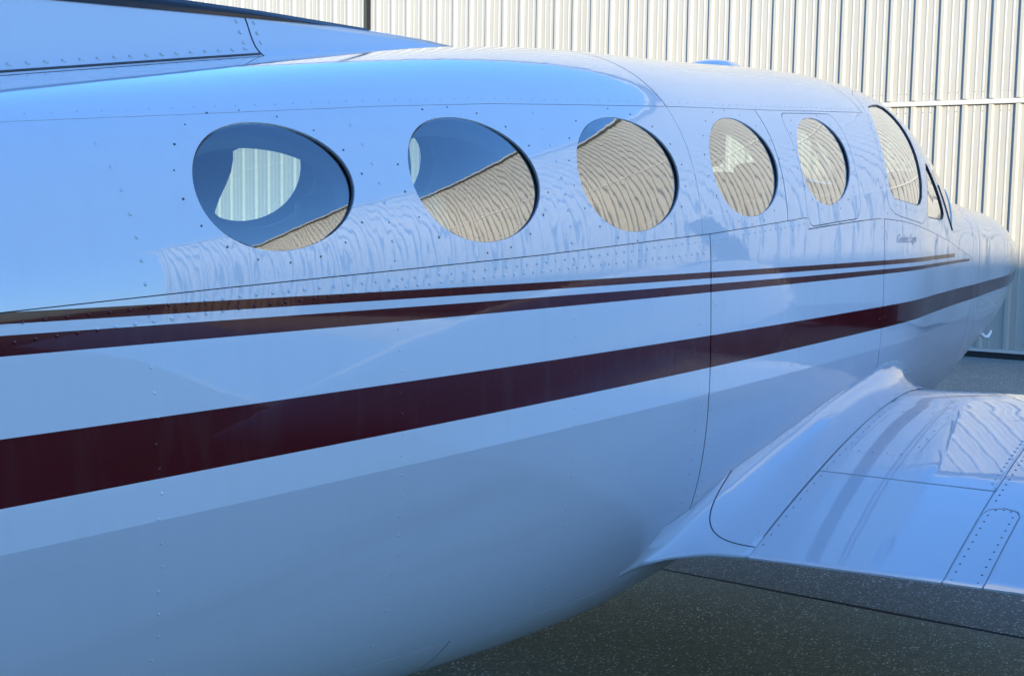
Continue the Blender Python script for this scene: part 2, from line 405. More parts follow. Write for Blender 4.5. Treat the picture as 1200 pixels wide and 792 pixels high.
# ---- fuselage lofted from superellipse sections
XS = np.array([-4.5, -3., -2., -1.2, -.5, .2, 1., 1.7, 2.25, 2.55, 2.85, 3.1, 3.5, 4.0, 4.6, 5.2, 5.6, 5.74])
SW = np.array([.366, .493, .585, .649, .692, .717, .730, .729, .710, .677, .647, .622, .590, .538, .476, .365, .20, .05])
SC = np.array([-.15, -.20, -.24, -.28, -.31, -.34, -.36, -.38, -.40, -.41, -.42, -.44, -.47, -.51, -.57, -.64, -.70, -.72])
ST = np.array([.02, .091, .165, .238, .303, .349, .346, .347, .321, .266, .106, -.085, -.197, -.260, -.350, -.490, -.600, -.69])
SB = np.array([-.60, -.85, -1.02, -1.13, -1.232, -1.313, -1.299, -1.286, -1.273, -1.273, -1.278, -1.279, -1.254, -1.185, -1.08, -.981, -.87, -.76])
NU, NL = 3.0, 3.0
def spline(ys):
    xs = XS; N = len(xs); h = np.diff(xs); A = np.zeros((N, N)); B = np.zeros(N); A[0, 0] = A[-1, -1] = 1
    for i in range(1, N-1):
        A[i, i-1] = h[i-1]; A[i, i] = 2*(h[i-1]+h[i]); A[i, i+1] = h[i]
        B[i] = 6*((ys[i+1]-ys[i])/h[i] - (ys[i]-ys[i-1])/h[i-1])
    m = np.linalg.solve(A, B)
    def f(x):
        x = np.clip(np.asarray(x, float), xs[0], xs[-1]); i = np.clip(np.searchsorted(xs, x)-1, 0, N-2)
        a = (xs[i+1]-x)/h[i]; b = (x-xs[i])/h[i]
        return a*ys[i]+b*ys[i+1]+((a**3-a)*m[i]+(b**3-b)*m[i+1])*h[i]**2/6
    return f
fW, fC, fT, fB = spline(SW), spline(SC), spline(ST), spline(SB)
def implicit(P):
    x, y, z = P[..., 0], P[..., 1], P[..., 2]
    w, c, t, b = fW(x), fC(x), fT(x), fB(x); dz = z-c
    up = dz > 0; h = np.where(up, t-c, c-b); n = np.where(up, NU, NL)
    return ((np.abs(y)/w)**n + (np.abs(dz)/h)**n)**(1/n)
def normal_at(P):
    e = 1e-4; g = np.stack([implicit(P+np.eye(3)[i]*e)-implicit(P-np.eye(3)[i]*e) for i in range(3)], -1)
    return g/np.maximum(np.linalg.norm(g, axis=-1, keepdims=True), 1e-9)
def surf(x, a, off=0.):
    """point on the skin at station x and polar angle a (0 = starboard side, 90 deg = top, 180 = port); off > 0 = outside"""
    x = np.asarray(x, float); a = np.asarray(a, float)
    w, c, t, b = fW(x), fC(x), fT(x), fB(x)
    up = np.sin(a) > 0; h = np.where(up, t-c, c-b); n = np.where(up, NU, NL)
    r = 1/((np.abs(np.cos(a))/w)**n + (np.abs(np.sin(a))/h)**n)**(1/n)
    P = np.stack([x, -r*np.cos(a), c+r*np.sin(a)], -1)
    if np.any(off): P = P + normal_at(P)*np.asarray(off)[..., None] if np.ndim(off) else P + normal_at(P)*off
    return P
def ang(x, z):
    x = np.asarray(x, float); z = np.asarray(z, float)
    w, c, t, b = fW(x), fC(x), fT(x), fB(x); dz = z-c
    h = np.where(dz > 0, t-c, c-b); n = np.where(dz > 0, NU, NL)
    y = w*np.maximum(1-np.minimum(np.abs(dz)/h, 1)**n, 0)**(1/n)
    return np.arctan2(dz, y)
QS = .75                                   # metres per radian used to lay the panels out flat
TOP = math.pi/2

def densify(poly, step=.03, closed=True):
    out = []; n = len(poly)
    for i in range(n if closed else n-1):
        p, q = np.array(poly[i]), np.array(poly[(i+1) % n]); k = max(1, int(math.ceil(np.linalg.norm(q-p)/step)))
        for j in range(k): out.append(p+(q-p)*j/k)
    if not closed: out.append(np.array(poly[-1]))
    return np.array(out)
def area(p): return .5*np.sum(p[:, 0]*np.roll(p[:, 1], -1)-np.roll(p[:, 0], -1)*p[:, 1])
def inset(p, g):
    """move a closed polygon's edge inwards by g"""
    if area(p) < 0: p = p[::-1]
    e = np.roll(p, -1, 0)-p; e /= np.maximum(np.linalg.norm(e, axis=1, keepdims=True), 1e-9)
    nn = np.stack([-e[:, 1], e[:, 0]], 1); m = nn+np.roll(nn, 1, 0)
    m /= np.maximum(np.sum(m*nn, 1, keepdims=True), .35)
    return p+m*g
def inside(pts, poly):
    x, y = pts[:, 0][:, None], pts[:, 1][:, None]; x0, y0 = poly[:, 0][None], poly[:, 1][None]; x1, y1 = np.roll(poly[:, 0], -1)[None], np.roll(poly[:, 1], -1)[None]
    c = ((y0 > y) != (y1 > y)) & (x < (x1-x0)*(y-y0)/np.where(y1 == y0, 1e-12, y1-y0)+x0)
    return c.sum(1) % 2 == 1
def dist_poly(pts, poly):
    d = np.full(len(pts), 9.)
    for a, b in zip(poly, np.roll(poly, -1, 0)):
        ab = b-a; t = np.clip(((pts-a)@ab)/max(ab@ab, 1e-12), 0, 1); d = np.minimum(d, np.linalg.norm(pts-a-t[:, None]*ab, axis=1))
    return d
def flat_fill(outer, holes, step):
    loops = [outer]+holes
    lo, hi = outer.min(0), outer.max(0)
    gx, gy = np.meshgrid(np.arange(lo[0]+step*.5, hi[0], step), np.arange(lo[1]+step*.5, hi[1], step)); g = np.stack([gx.ravel(), gy.ravel()], 1)
    if len(g):
        k = inside(g, outer)
        for h in holes: k &= ~inside(g, h)
        g = g[k]
        for l in loops:
            if len(g): g = g[dist_poly(g, l) > step*.45]
    V = []; E = []
    for l in loops:
        b = len(V); V += [Vector(q) for q in l.tolist()]; E += [(b+i, b+(i+1) % len(l)) for i in range(len(l))]
    V += [Vector(q) for q in g.tolist()]
    r = delaunay_2d_cdt(V, E, [], 0, 1e-6)
    P = np.array([tuple(q) for q in r[0]]); F = np.array([f for f in r[2]])
    cen = P[F].mean(1); k = inside(cen, outer)
    for h in holes: k &= ~inside(cen, h)
    return P, F[k]
def skin(name, outer, holes, mapf, mat, parent=None, gap=.0010, hgap=0., step=.035, depth=.007, side=1, kind=None, off=0.):
    """a sheet laid out flat (outer, holes), wrapped by mapf(uv, off) -> (points, normals), with turned-down edges"""
    outer = inset(densify(outer, step*.6), gap)
    hs = []
    for h in holes:
        h = densify(h, step*.45); hs.append(inset(h, -hgap) if hgap else (h if area(h) > 0 else h[::-1]))
    P, F = flat_fill(outer, hs, step)
    A, N = mapf(P, off)
    v = list(A); nrm = list(N)
    flip = np.array([0, 2, 1])
    # orient outward
    t0 = np.cross(A[F[:, 1]]-A[F[:, 0]], A[F[:, 2]]-A[F[:, 0]]); s = np.sum(t0*N[F[:, 0]], 1)
    F = np.where((s < 0)[:, None], F[:, flip], F); f = [tuple(q) for q in F.tolist()]
    nf = len(f)
    if depth:
        for li, l in enumerate([outer]+hs):
            a, n = mapf(l, off); b_, _ = mapf(l, off-depth); b0 = len(v); L = len(l)
            v += list(a)+list(b_); nrm += [None]*(2*L)
            for i in range(L):
                j = (i+1) % L; q = (b0+i, b0+j, b0+L+j, b0+L+i)
                f.append(q if (li == 0) == (side > 0) else q[::-1])
    v = np.array(v)
    if side < 0:
        v = v*np.array([1, -1, 1]); f = [q[::-1] for q in f]; nrm = [None if n is None else n*np.array([1, -1, 1]) for n in nrm]
    o = mesh_obj(name, v, f, mat, parent, kind=kind); me = o.data
    me.polygons.foreach_set('use_smooth', [i < nf for i in range(len(f))])
    ln = []
    for p in me.polygons:
        for vi in p.vertices: ln.append((0, 0, 0) if nrm[vi] is None else tuple(nrm[vi]))
    me.normals_split_custom_set(ln)
    return o
def fus_map(uv, off=0.):
    x = uv[:, 0]; a = uv[:, 1]/QS
    P = surf(x, a); N = normal_at(P)
    return P+N*off, N
def pane_map(cx, cz, hx, hz, b):
    def f(uv, off=0.):
        P, N = fus_map(uv, 0.)
        dx, dz = (P[:, 0]-cx)/hx, (P[:, 2]-cz)/hz
        ex = np.array([1., 0, 0])-N*N[:, :1]; ex /= np.linalg.norm(ex, axis=1, keepdims=True); et = np.cross(N, ex); et *= np.sign(et[:, 2:3])
        N2 = N+ex*(2*b*dx/hx)[:, None]-et*(2*.85*b*dz/hz)[:, None]; N2 /= np.linalg.norm(N2, axis=1, keepdims=True)
        return P+N*(off+b*(1-dx*dx)-.85*b*(1-dz*dz))[:, None], N2
    return f
def sv(pts):
    """side-view outline [(x, z)] -> flat outline; an entry (x, 'T', deg) is given by polar angle"""
    out = []
    for p in pts:
        out.append((p[0], math.radians(p[2])*QS if len(p) == 3 else float(ang(p[0], p[1]))*QS))
    return out
def interp(tab, x): return float(np.interp(x, [q[0] for q in tab], [q[1] for q in tab]))
S1 = [(-4.5, .0), (-3., .05), (-2.2, .095), (-1.55, .130), (-1.2, .143), (-.76, .160), (-.4, .169), (.35, .170), (.95, .166), (1.9, .165)]
S1[0] = (-4.5, -.03)
S2 = [(-4.5, -.16), (-2.6, -.145), (-1.676, -.1455), (-1.27, -.150), (-.9, -.157), (-.42, -.166), (.14, -.171), (.39, -.174), (.9, -.170), (1.05, -.169)]
S3 = [(1.53, -.208), (1.74, -.213), (2.0, -.24), (2.161, -.264), (2.5, -.318), (2.838, -.378), (3.1, -.435), (3.40, -.503)]
def along(tab, x0, x1, n=None):
    n = n or max(2, int(abs(x1-x0)/.06)); return [(x, interp(tab, x)) for x in np.linspace(x0, x1, n)]
def belly_seam(x): c, b = float(fC(x)), float(fB(x)); return c+.80*(b-c)
def bseam(x0, x1): return [(x, belly_seam(x)) for x in np.linspace(x0, x1, max(2, int(abs(x1-x0)/.06)))]
SHEAR = {-1.114: .14, -.572: -.04, .0235: .012, .663: .02, 1.270: .14}
def ellipse(cx, cz, hx, hz, n=72, k=2.02):
    out = []
    for i in range(n):
        t = 2*math.pi*i/n; c, s = math.cos(t), math.sin(t)
        zz = hz*math.copysign(abs(s)**(2/k), s); out.append((cx+hx*math.copysign(abs(c)**(2/k), c)+SHEAR.get(cx, 0)*zz, cz+zz))
    return out
WINDOWS = [(-1.114, .015, .180, .1135), (-.572, .007, .2045, .1315), (.0235, -.0015, .232, .141), (.663, -.001, .2135, .1415), (1.270, .002, .214, .1415)]
CFRAME = [(1.975, .235), (1.90, .17), (1.843, .105), (1.815, .04), (1.806, -.02), (1.806, -.09), (1.816, -.149), (1.84, -.185), (1.890, -.206), (1.96, -.22), (2.041, -.233), (2.15, -.249), (2.27, -.267),
          (2.325, -.255), (2.352, -.21), (2.372, -.12), (2.378, -.03), (2.376, .06), (2.362, .14), (2.335, .205), (2.29, .236), (2.18, .252), (2.06, .252)]
CGLASS = [(2.00, .19), (1.95, .165), (1.895, .11), (1.862, .05), (1.848, -.01), (1.844, -.065), (1.852, -.11), (1.872, -.137), (1.90, -.151), (2.0, -.165), (2.10, -.179), (2.20, -.192),
          (2.245, -.188), (2.283, -.165), (2.308, -.12), (2.322, -.06), (2.326, .0), (2.324, .06), (2.315, .115), (2.298, .16), (2.27, .19), (2.2, .2), (2.1, .198)]
STORM = [(2.47, -.035), (2.445, -.06), (2.395, -.16), (2.372, -.225), (2.38, -.245), (2.42, -.252), (2.55, -.265), (2.66, -.276), (2.70, -.274), (2.722, -.258), (2.715, -.236), (2.66, -.175), (2.57, -.095), (2.50, -.04)]
SHIELD_SIDE = [(2.90, -.338), (2.83, -.285), (2.75, -.215), (2.66, -.135), (2.56, -.045), (2.48, .045), (2.42, .13), (2.375, .2), (2.345, .245)]
def round_rect(x0, x1, z0, z1, r):
    out = []
    for cx, cz, a0 in ((x1-r, z1-r, 0), (x0+r, z1-r, 90), (x0+r, z0+r, 180), (x1-r, z0+r, 270)):
        for k in range(7): a = math.radians(a0+15*k); out.append((cx+r*math.cos(a), cz+r*math.sin(a)))
    return out
DOOR = round_rect(1.048, 1.528, -.200, .158, .055)
def deg(x, z): return math.degrees(float(ang(x, z)))

for side in (1, -1):
    S = dict(parent=plane, side=side)
    # upper side panels with their window openings
    skin('side_panel', sv(along(S2, -4.5, .342) + along(S1, .342, -4.5)), [sv(ellipse(*w)) for w in WINDOWS[:3]], fus_map, MAT_FUS, **S)
    skin('side_panel', sv(along(S2, .342, .897) + along(S1, .897, .342)), [sv(ellipse(*WINDOWS[3]))], fus_map, MAT_FUS, **S)
    skin('emergency_exit', sv(DOOR), [sv(ellipse(*WINDOWS[4]))], fus_map, MAT_FUS, gap=.0026, **S)
    # cockpit shell, cut out for the side window, the storm window and the windshield
    shield = SHIELD_SIDE
    cockpit = along(S2, .900, 1.045, 4) + [(1.055, -.205)] + along(S3, 1.533, 3.40) + [(3.40, 'a', d) for d in (5, 15, 30, 45, 60, 75, 89.9)] + [(3.24, 'a', 89.9), (3.20, 'a', 75), (3.12, 'a', 58), (3.03, 'a', 42), (2.95, 'a', 24)] + shield + \
        [(2.325, 'a', 68), (2.31, 'a', 80), (2.305, 'a', 89.9)] + [(1.86, 'a', 89.9), (1.86, 'a', 75)] + [(1.86, .165)] + along(S1, 1.80, .900, 16)
    skin('cockpit_shell', sv(cockpit), [sv(DOOR), sv(CFRAME), sv(STORM)], fus_map, MAT_FUS, step=.03, **S)
    skin('window_surround', sv(CFRAME), [sv(CGLASS)], fus_map, MAT_FUS, step=.025, gap=.0022, **S)
    # lower panels
    skin('lower_panel', sv(bseam(-4.5, .382) + along(S2, .382, -4.5)), [], fus_map, MAT_FUS, **S)
    skin('lower_panel', sv(bseam(.386, 1.765) + [(1.765, -.2135), (1.53, -.2085), (1.055, -.206), (1.047, -.171)] + along(S2, 1.04, .386, 12)), [], fus_map, MAT_FUS, **S)
    skin('lower_panel', sv(bseam(1.769, 3.40) + along(S3, 3.40, 1.769)), [], fus_map, MAT_FUS, **S)
    # nose: a collar, then the long baggage nose
    skin('nose_collar', sv(bseam(3.404, 3.565) + [(3.565, 'a', d) for d in (-10, 10, 30, 50, 70, 89.9)] + [(3.404, 'a', d) for d in (89.9, 70, 50, 30, 10, -10)]), [], fus_map, MAT_FUS, **S)
    skin('nose_panel', sv(bseam(3.569, 5.0) + [(5.0, 'a', d) for d in (-10, 10, 30, 50, 70, 89.9)] + [(3.569, 'a', d) for d in (89.9, 70, 50, 30, 10, -10)]), [], fus_map, MAT_FUS, **S)
# the roof and belly sheets run over both sides
def roof(x0, x1):
    lo = along(S1, x0, x1)
    return sv(lo) + [(x, math.pi*QS-q) for x, q in sv(lo)[::-1]]
skin('roof_panel', roof(-4.5, .342), [], fus_map, MAT_FUS, plane)
skin('roof_panel', roof(.346, 1.857), [], fus_map, MAT_FUS, plane)
def belly(x0, x1):
    lo = sv(bseam(x0, x1))
    return [(x, -math.pi*QS-q) for x, q in lo] + lo[::-1]
for a, b in ((-4.5, -.58), (-.577, .44), (.443, 3.40), (3.404, 5.0)):
    skin('belly_panel', belly(a, b), [], fus_map, MAT_FUS, plane)
cap = [(5.004, math.radians(d)*QS) for d in np.linspace(-89.9, 269.9, 60)] + [(5.735, math.radians(d)*QS) for d in np.linspace(269.9, -89.9, 30)]
skin('nose_cap', cap, [], fus_map, MAT_FUS, plane, step=.04)
# windshield halves
for side in (1, -1):
    w = [(3.225, 'a', 88.5), (3.185, 'a', 74), (3.105, 'a', 57), (3.015, 'a', 41), (2.935, 'a', 23)] + [(x+.016, z+.012) for x, z in SHIELD_SIDE] + [(2.345, 'a', 68), (2.33, 'a', 80), (2.325, 'a', 88.5)]
    skin('windshield', sv(w), [], fus_map, MAT_SHIELD, plane, gap=.004, step=.04, depth=0, side=side, off=-.004)
for side in (1, -1):
    P = np.array([surf(np.array([x+.004]), np.array([float(ang(x+.004, z+.003))]), .001)[0] for x, z in densify(SHIELD_SIDE[:4], .03, False)])*np.array([1, side, 1])
    mb = MB(); mb.tube([tuple(q) for q in P], .003, 8); mb.build('windshield_seal', MAT_SEAL, plane, True)
mb = MB(); mb.tube([tuple(surf(x, TOP, -.006)) for x in np.linspace(2.30, 3.25, 14)], .014, 8); mb.build('windshield_post', MAT_FUS, plane, True)

# dark inner shell seen in the seams and as the cabin wall
for side in (1, -1):
    o_ = [(x, -math.pi/2*QS*.999) for x in np.linspace(-4.45, 5.6, 80)] + [(x, math.pi/2*QS*.999) for x in np.linspace(5.6, -4.45, 80)]
    shw = sv([(3.235, 'a', 89.5), (3.195, 'a', 75), (3.115, 'a', 58), (3.025, 'a', 42), (2.945, 'a', 24)] + [(x+.004, z) for x, z in SHIELD_SIDE] + [(2.335, 'a', 68), (2.32, 'a', 80), (2.31, 'a', 89.5)])
    skin('inner_shell', o_, [sv(ellipse(*w)) for w in WINDOWS] + [sv(CGLASS), sv(STORM), shw], fus_map, MAT_DARK, plane, gap=0, step=.06, depth=0, side=side, off=-.0105)
    skin('cabin_lining', [(x, q) for x, q in sv([(-1.55, 'a', -35), (1.8, 'a', -35), (1.8, 'a', 89.5), (-1.55, 'a', 89.5)])], [sv(ellipse(*w)) for w in WINDOWS], fus_map, MAT_LINING, plane, gap=0, hgap=.012, step=.06, depth=.02, side=side, off=-.05)

# windows: pane set back from the skin, black seal, ring of screws
def screw_ring(parent, pts, side, r=.0023):
    mb = MB()
    for x, z in pts:
        p = surf(np.array([x]), np.array([float(ang(x, z))]))[0]; n = normal_at(p[None])[0]
        if side < 0: p = p*np.array([1, -1, 1]); n = n*np.array([1, -1, 1])
        t = np.cross(n, [0, 0, 1.]); t /= np.linalg.norm(t); b = np.cross(n, t)
        r_ = r*random.uniform(.75, 1.15)
        if random.random() < .07: continue
        ring = [p+n*.0005+(t*math.cos(k*math.pi/4)+b*math.sin(k*math.pi/4))*r_ for k in range(8)]
        mb.add([p-n*.001+(q-p) for q in ring]+ring, [tuple(range(8, 16))]+[(k, (k+1) % 8, 8+(k+1) % 8, 8+k) for k in range(8)])
    return mb.build('screw_ring', MAT_SCREW, parent, kind='stuff')
def tube_loop(loop_xz, side, off, r, name, mat, parent):
    q = np.array(sv(loop_xz)); P, N = fus_map(q, off)
    if side < 0: P = P*np.array([1, -1, 1])
    mb = MB(); L = len(P); n = 6; v = []; f = []
    if side < 0: N = N*np.array([1, -1, 1])
    for i in range(L):
        t = P[(i+1) % L]-P[i-1]; t /= np.linalg.norm(t); a = N[i]; b = np.cross(t, a)
        v += [P[i]+(a*math.cos(2*math.pi*k/n)+b*math.sin(2*math.pi*k/n))*r for k in range(n)]
    for i in range(L):
        for k in range(n): f.append((i*n+k, i*n+(k+1) % n, ((i+1) % L)*n+(k+1) % n, ((i+1) % L)*n+k))
    mb.add(v, f); return mb.build(name, mat, parent, True)
for side in (1, -1):
    for cx, cz, hx, hz in WINDOWS:
        pane = skin('window', sv(ellipse(cx, cz, hx-.0005, hz-.0005)), [], pane_map(cx, cz, hx, hz, .0038), MAT_GLASS, plane, gap=0, step=.03, depth=0, side=side, off=-.0055)
        tube_loop(ellipse(cx, cz, hx-.0015, hz-.0015, 80), side, -.0050, .0020, 'window_seal', MAT_SEAL, pane)
        n = 18; screw_ring(pane, [(cx+(hx+.030)*math.cos(2*math.pi*(k+.3)/n), cz+(hz+.022)*math.sin(2*math.pi*(k+.3)/n)) for k in range(n)], side)
    for loop in (CGLASS, STORM):
        pane = skin('cockpit_window', sv(loop), [], fus_map, MAT_GLASS, plane, gap=0, step=.03, depth=0, side=side, off=-.006)
        tube_loop([tuple(q) for q in densify(loop, .02)], side, -.004, .0045 if loop is STORM else .0035, 'window_seal', MAT_SEAL, pane)
    c = np.array(CGLASS).mean(0)
    ring = densify([tuple(c+(np.array(q)-c)*np.array([1.10, 1.13])) for q in CGLASS], .05)
    screw_ring(plane, [tuple(q) for q in ring], side, .002)

# rivets
def rivet_row(pts, side=1, r=.0042, h=.0020, mat=None, mapf=None):
    mb = MB(); pts = np.array(pts)
    P, N = (mapf or fus_map)(pts, 0.)
    if side < 0: P = P*np.array([1, -1, 1]); N = N*np.array([1, -1, 1])
    for p, n in zip(P, N):
        t = np.cross(n, [.3, .2, 1.]); t /= np.linalg.norm(t); b = np.cross(n, t)
        v = [p+(t*math.cos(k*math.pi/3)+b*math.sin(k*math.pi/3))*r-n*.0002 for k in range(6)] + [p+(t*math.cos(k*math.pi/3)+b*math.sin(k*math.pi/3))*r*.62+n*h*.8 for k in range(6)] + [p+n*h]
        mb.add(v, [(k, (k+1) % 6, 6+(k+1) % 6, 6+k) for k in range(6)]+[(6+k, 6+(k+1) % 6, 12) for k in range(6)])
    return mb.build('rivet_row', mat or MAT_FUS, plane, True, 'stuff')
for side in (1, -1):
    xs = np.arange(-2.4, 1.04, .036)
    rivet_row(sv([(x, interp(S2, x)-.017) for x in xs]), side)
    rivet_row(sv([(x, interp(S2, x)-.017-.026-.01*math.sin(x*2)) for x in np.arange(-2.0, .36, .034)]), side)
    rivet_row(sv([(x, interp(S1, x)+.012) for x in np.arange(-2.4, 1.85, .045)]), side, .0027, .0010)
    for fx in (-2.0, -1.43, -.868, -.28, .32, .41, .93, 1.74, 1.80):
        z0 = belly_seam(fx)+.02; z1 = interp(S2, fx)-.03
        rivet_row(sv([(fx+.004*math.sin(k*2.1), z) for k, z in enumerate(np.arange(z1, z0, -.042))]), side, .0035, .0016)
        if fx < .3: rivet_row(sv([(fx, z) for z in np.arange(interp(S2, fx)+.02, interp(S1, fx)-.01, .037)]), side, .0040, .0019)
    rivet_row(sv([(x, belly_seam(x)+.016) for x in np.arange(-2.2, 3.3, .045)]), side, .0028, .0012)
    rivet_row(sv([(3.385, 'a', d) for d in range(-50, 60, 4)]), side, .002, .0004)

# roof fairing, nose drain fitting, model script
mb = MB(); v = []; f = []; cx = 1.86; nu, nv = 20, 8
for i in range(nu+1):
    for j in range(nv+1):
        u = i/nu*2-1; w_ = j/nv*2-1; hh = .048*max(0, (1-u*u))**.6*max(0, 1-w_*w_)**.5
        y = w_*.055*max(0., 1-u*u)**.5; x = cx+u*.17
        p = surf(np.array([x]), np.array([math.pi/2+y/.35]))[0]; v.append(p+np.array([0, 0, hh-.002]))
for i in range(nu):
    for j in range(nv): f.append((i*(nv+1)+j, (i+1)*(nv+1)+j, (i+1)*(nv+1)+j+1, i*(nv+1)+j+1))
mb.add(v, f); mb.build('antenna_fairing', MAT_WHITE, plane, True)
p = surf(np.array([4.34]), np.array([float(ang(4.34, -1.0))]))[0]
mb = MB(); mb.tube([p+np.array([-.02, .02, .015]), p+np.array([.0, -.012, -.02]), p+np.array([.02, -.022, -.024]), p+np.array([.05, -.026, -.010]), p+np.array([.075, -.028, .004])], [.011, .011, .010, .008, .006], 10)
mb.build('pitot_tube', simple('pitot_white', (.85, .85, .83), .3, var=.05), plane, True)
fc = bpy.data.curves.new('lettering', 'FONT'); fc.body = 'Golden Eagle'; fc.size = .052; fc.shear = .35; fc.extrude = 0; fc.resolution_u = 2
to = bpy.data.objects.new('lettering_tmp', fc); COL.objects.link(to)
dg = bpy.context.evaluated_depsgraph_get(); tm = bpy.data.meshes.new_from_object(to.evaluated_get(dg)); bpy.data.objects.remove(to)
vv = np.array([tuple(q.co) for q in tm.vertices]); ff = [tuple(q.vertices) for q in tm.polygons]
vv[:, 0] *= .265/max(vv[:, 0].max(), 1e-6)
lx = 1.905+vv[:, 0]; lz = -.312-(lx-1.905)*.075+vv[:, 1]*.85
P = surf(lx, ang(lx, lz)); P = P+normal_at(P)*.0008
mesh_obj('lettering', P, ff, MAT_MARK, plane)

# ---- dorsal fin, its black de-icing boot and the tail
RIDGE = [(-5.0, 2.30), (-4.3, 1.95), (-3.9, 1.45), (-3.3, .95), (-2.6, .62), (-2.0, .485), (-1.5, .435), (-1.2, .421), (-.815, .409), (-.561, .401), (-.187, .3825), (.05, .371), (.27, .349)]
def ridge(x): return float(np.interp(x, [q[0] for q in RIDGE], [q[1] for q in RIDGE]))
def fin_section(x, n=12):
    """half outline from the roof up to the ridge: flared foot, flat side, rounded top"""
    zr = ridge(x); zb = float(fT(x))-.012; H = max(zr-zb, .004); T = .018+.10*min(1, H/.25)*.55
    out = []
    for i in range(n+1):
        s = i/n; flare = .045*min(1, H/.12)*(1-s)**6
        y = (T*(1-s)**.75+flare)+.0 if s < 1 else 0.
        y = max(y, .012*math.sqrt(max(0., 1-((s-.9)/.1)**2)) if s > .9 else 0.)
        out.append((y, zb+H*s))
    out[-1] = (0., zr)
    return out
def fin_mesh(name, xs, mat, lo=0, off=0., close=True):
    n = 12; v = []; f = []
    for x in xs:
        h = fin_section(x, n)[lo:]
        row = [(x, -y-off if y > 0 else 0., z+(off if y <= .013 else 0)) for y, z in h] + [(x, y+off, z+(off if y <= .013 else 0)) for y, z in h[-2::-1]]
        v += row
    L = len(row)
    for i in range(len(xs)-1):
        for j in range(L-1): f.append((i*L+j, i*L+j+1, (i+1)*L+j+1, (i+1)*L+j))
    if close: f.append(tuple(range(L))); f.append(tuple(range(len(xs)*L-1, (len(xs)-1)*L-1, -1)))
    return mesh_obj(name, v, f, mat, plane, True)
def fs(x, h): return min(.6, h/max(ridge(x)-float(fT(x))+.012, .02))
def fin_pt(x, s):
    h = fin_section(x, 12); i = s*12; k = min(int(i), 11); a, b = h[k], h[k+1]; t = i-k
    y, z = a[0]+(b[0]-a[0])*t, a[1]+(b[1]-a[1])*t; dn = np.array([0, -(b[1]-a[1]), (a[0]-b[0])*-1.]); n = np.array([0, -(b[1]-a[1]), -(b[0]-a[0])*-1.])
    n = np.array([0., -(b[1]-a[1]), (a[0]-b[0])]); n /= np.linalg.norm(n)
    return np.array([x, -y, z]), n
fin_mesh('dorsal_fin', np.linspace(.27, -.606, 26), MAT_WHITE, close=False)
fin_mesh('tail_fin', np.concatenate([np.linspace(-.610, -2., 30), np.linspace(-2.15, -4.5, 20)]), MAT_WHITE, close=False)
mb = MB(); mb.tube([tuple(fin_pt(-.608, q)[0]+fin_pt(-.608, q)[1]*-.0005) for q in np.linspace(.06, .82, 12)], .0022, 6); mb.build('fin_joint', MAT_DARK, plane, True)
# boot: a rubber strip wrapped over the ridge, tapering to a point forward
v = []; f = []; xs = np.linspace(-.17, -2.9, 60)
for x in xs:
    zr = ridge(x); low = min(.383, zr-.001) if x > -1.3 else .383+(-1.3-x)*.22
    low = min(low, zr-.004); h = fin_section(x, 12); hy = [q[0] for q in h]; hz = [q[1] for q in h]
    row = []
    for z in np.linspace(low, zr, 6): row.append((float(np.interp(z, hz, hy)), z))
    row = [(y+.003, z) for y, z in row[:-1]]+[(0., zr+.004)]
    v += [(x, -y, z) for y, z in row]+[(x, y, z) for y, z in row[-2::-1]]
L = 11
for i in range(len(xs)-1):
    for j in range(L-1): f.append((i*L+j, i*L+j+1, (i+1)*L+j+1, (i+1)*L+j))
mesh_obj('deicing_boot', v, f, MAT_BOOT, plane, True)
# rivets along the foot of the fin and its joint
mb = MB()
pts = [(x, fs(x, .029)) for x in np.arange(-2.2, -.62, .042)]+[(-.640, s) for s in (.35, .55, .75)]+[(-.585, s) for s in (.35, .55, .75)]
for x, s in pts:
    p, n = fin_pt(x, s); t = np.array([1., 0, 0]); b = np.cross(n, t); r = .0058
    w_ = [p+(t*math.cos(k*math.pi/4)+b*math.sin(k*math.pi/4))*r for k in range(8)]+[p+(t*math.cos(k*math.pi/4)+b*math.sin(k*math.pi/4))*r*.6+n*.0038 for k in range(8)]
    mb.add(w_, [(k, (k+1) % 8, 8+(k+1) % 8, 8+k) for k in range(8)]+[tuple(range(8, 16))])
mb.build('fin_screws', MAT_WHITE, plane, kind='stuff')
mb = MB(); mb.tube([tuple(fin_pt(x, fs(x, .016))[0]+fin_pt(x, fs(x, .016))[1]*.001) for x in np.linspace(-2.2, -.612, 40)], .0028, 6); mb.build('fin_seam', MAT_SEAL, plane, True)

# ---- wings
WP = dict(xte=.36, xle=2.2, kle=-.03, zte=-1.05, zle=-1.0, dih=.05, th=.16, cam=.02)
def foil(c, th, cam, up=1):
    pp = .4; yt = 5*th*(.2969*np.sqrt(c)-.1260*c-.3516*c**2+.2843*c**3-.1036*c**4)
    yc = np.where(c < pp, cam/pp**2*(2*pp*c-c*c), cam/(1-pp)**2*(1-2*pp+2*pp*c-c*c))
    return yc+up*yt
def wing_xt(y): return WP['xte']+.06*max(0, (-y-2.4))
def wing_pt(c, y, up=1):
    sp = -y-.86; xt = WP['xte']+.10*np.maximum(0, -y-2.6); xl = WP['xle']+WP['kle']*sp-.06*np.maximum(0, -y-2.6); ch = xl-xt
    zl = WP['zle']+WP['dih']*sp; zt_ = WP['zte']+WP['dih']*sp
    return np.stack([xl-ch*c, y+0*c, zl+(zt_-zl)*c+ch*foil(c, WP['th'], WP['cam'], up)], -1)
def wing_c(x, y):
    sp = -y-.86; xt = WP['xte']+.10*np.maximum(0, -y-2.6); xl = WP['xle']+WP['kle']*sp-.06*np.maximum(0, -y-2.6)
    return np.clip((xl-x)/(xl-xt), 1e-5, 1)
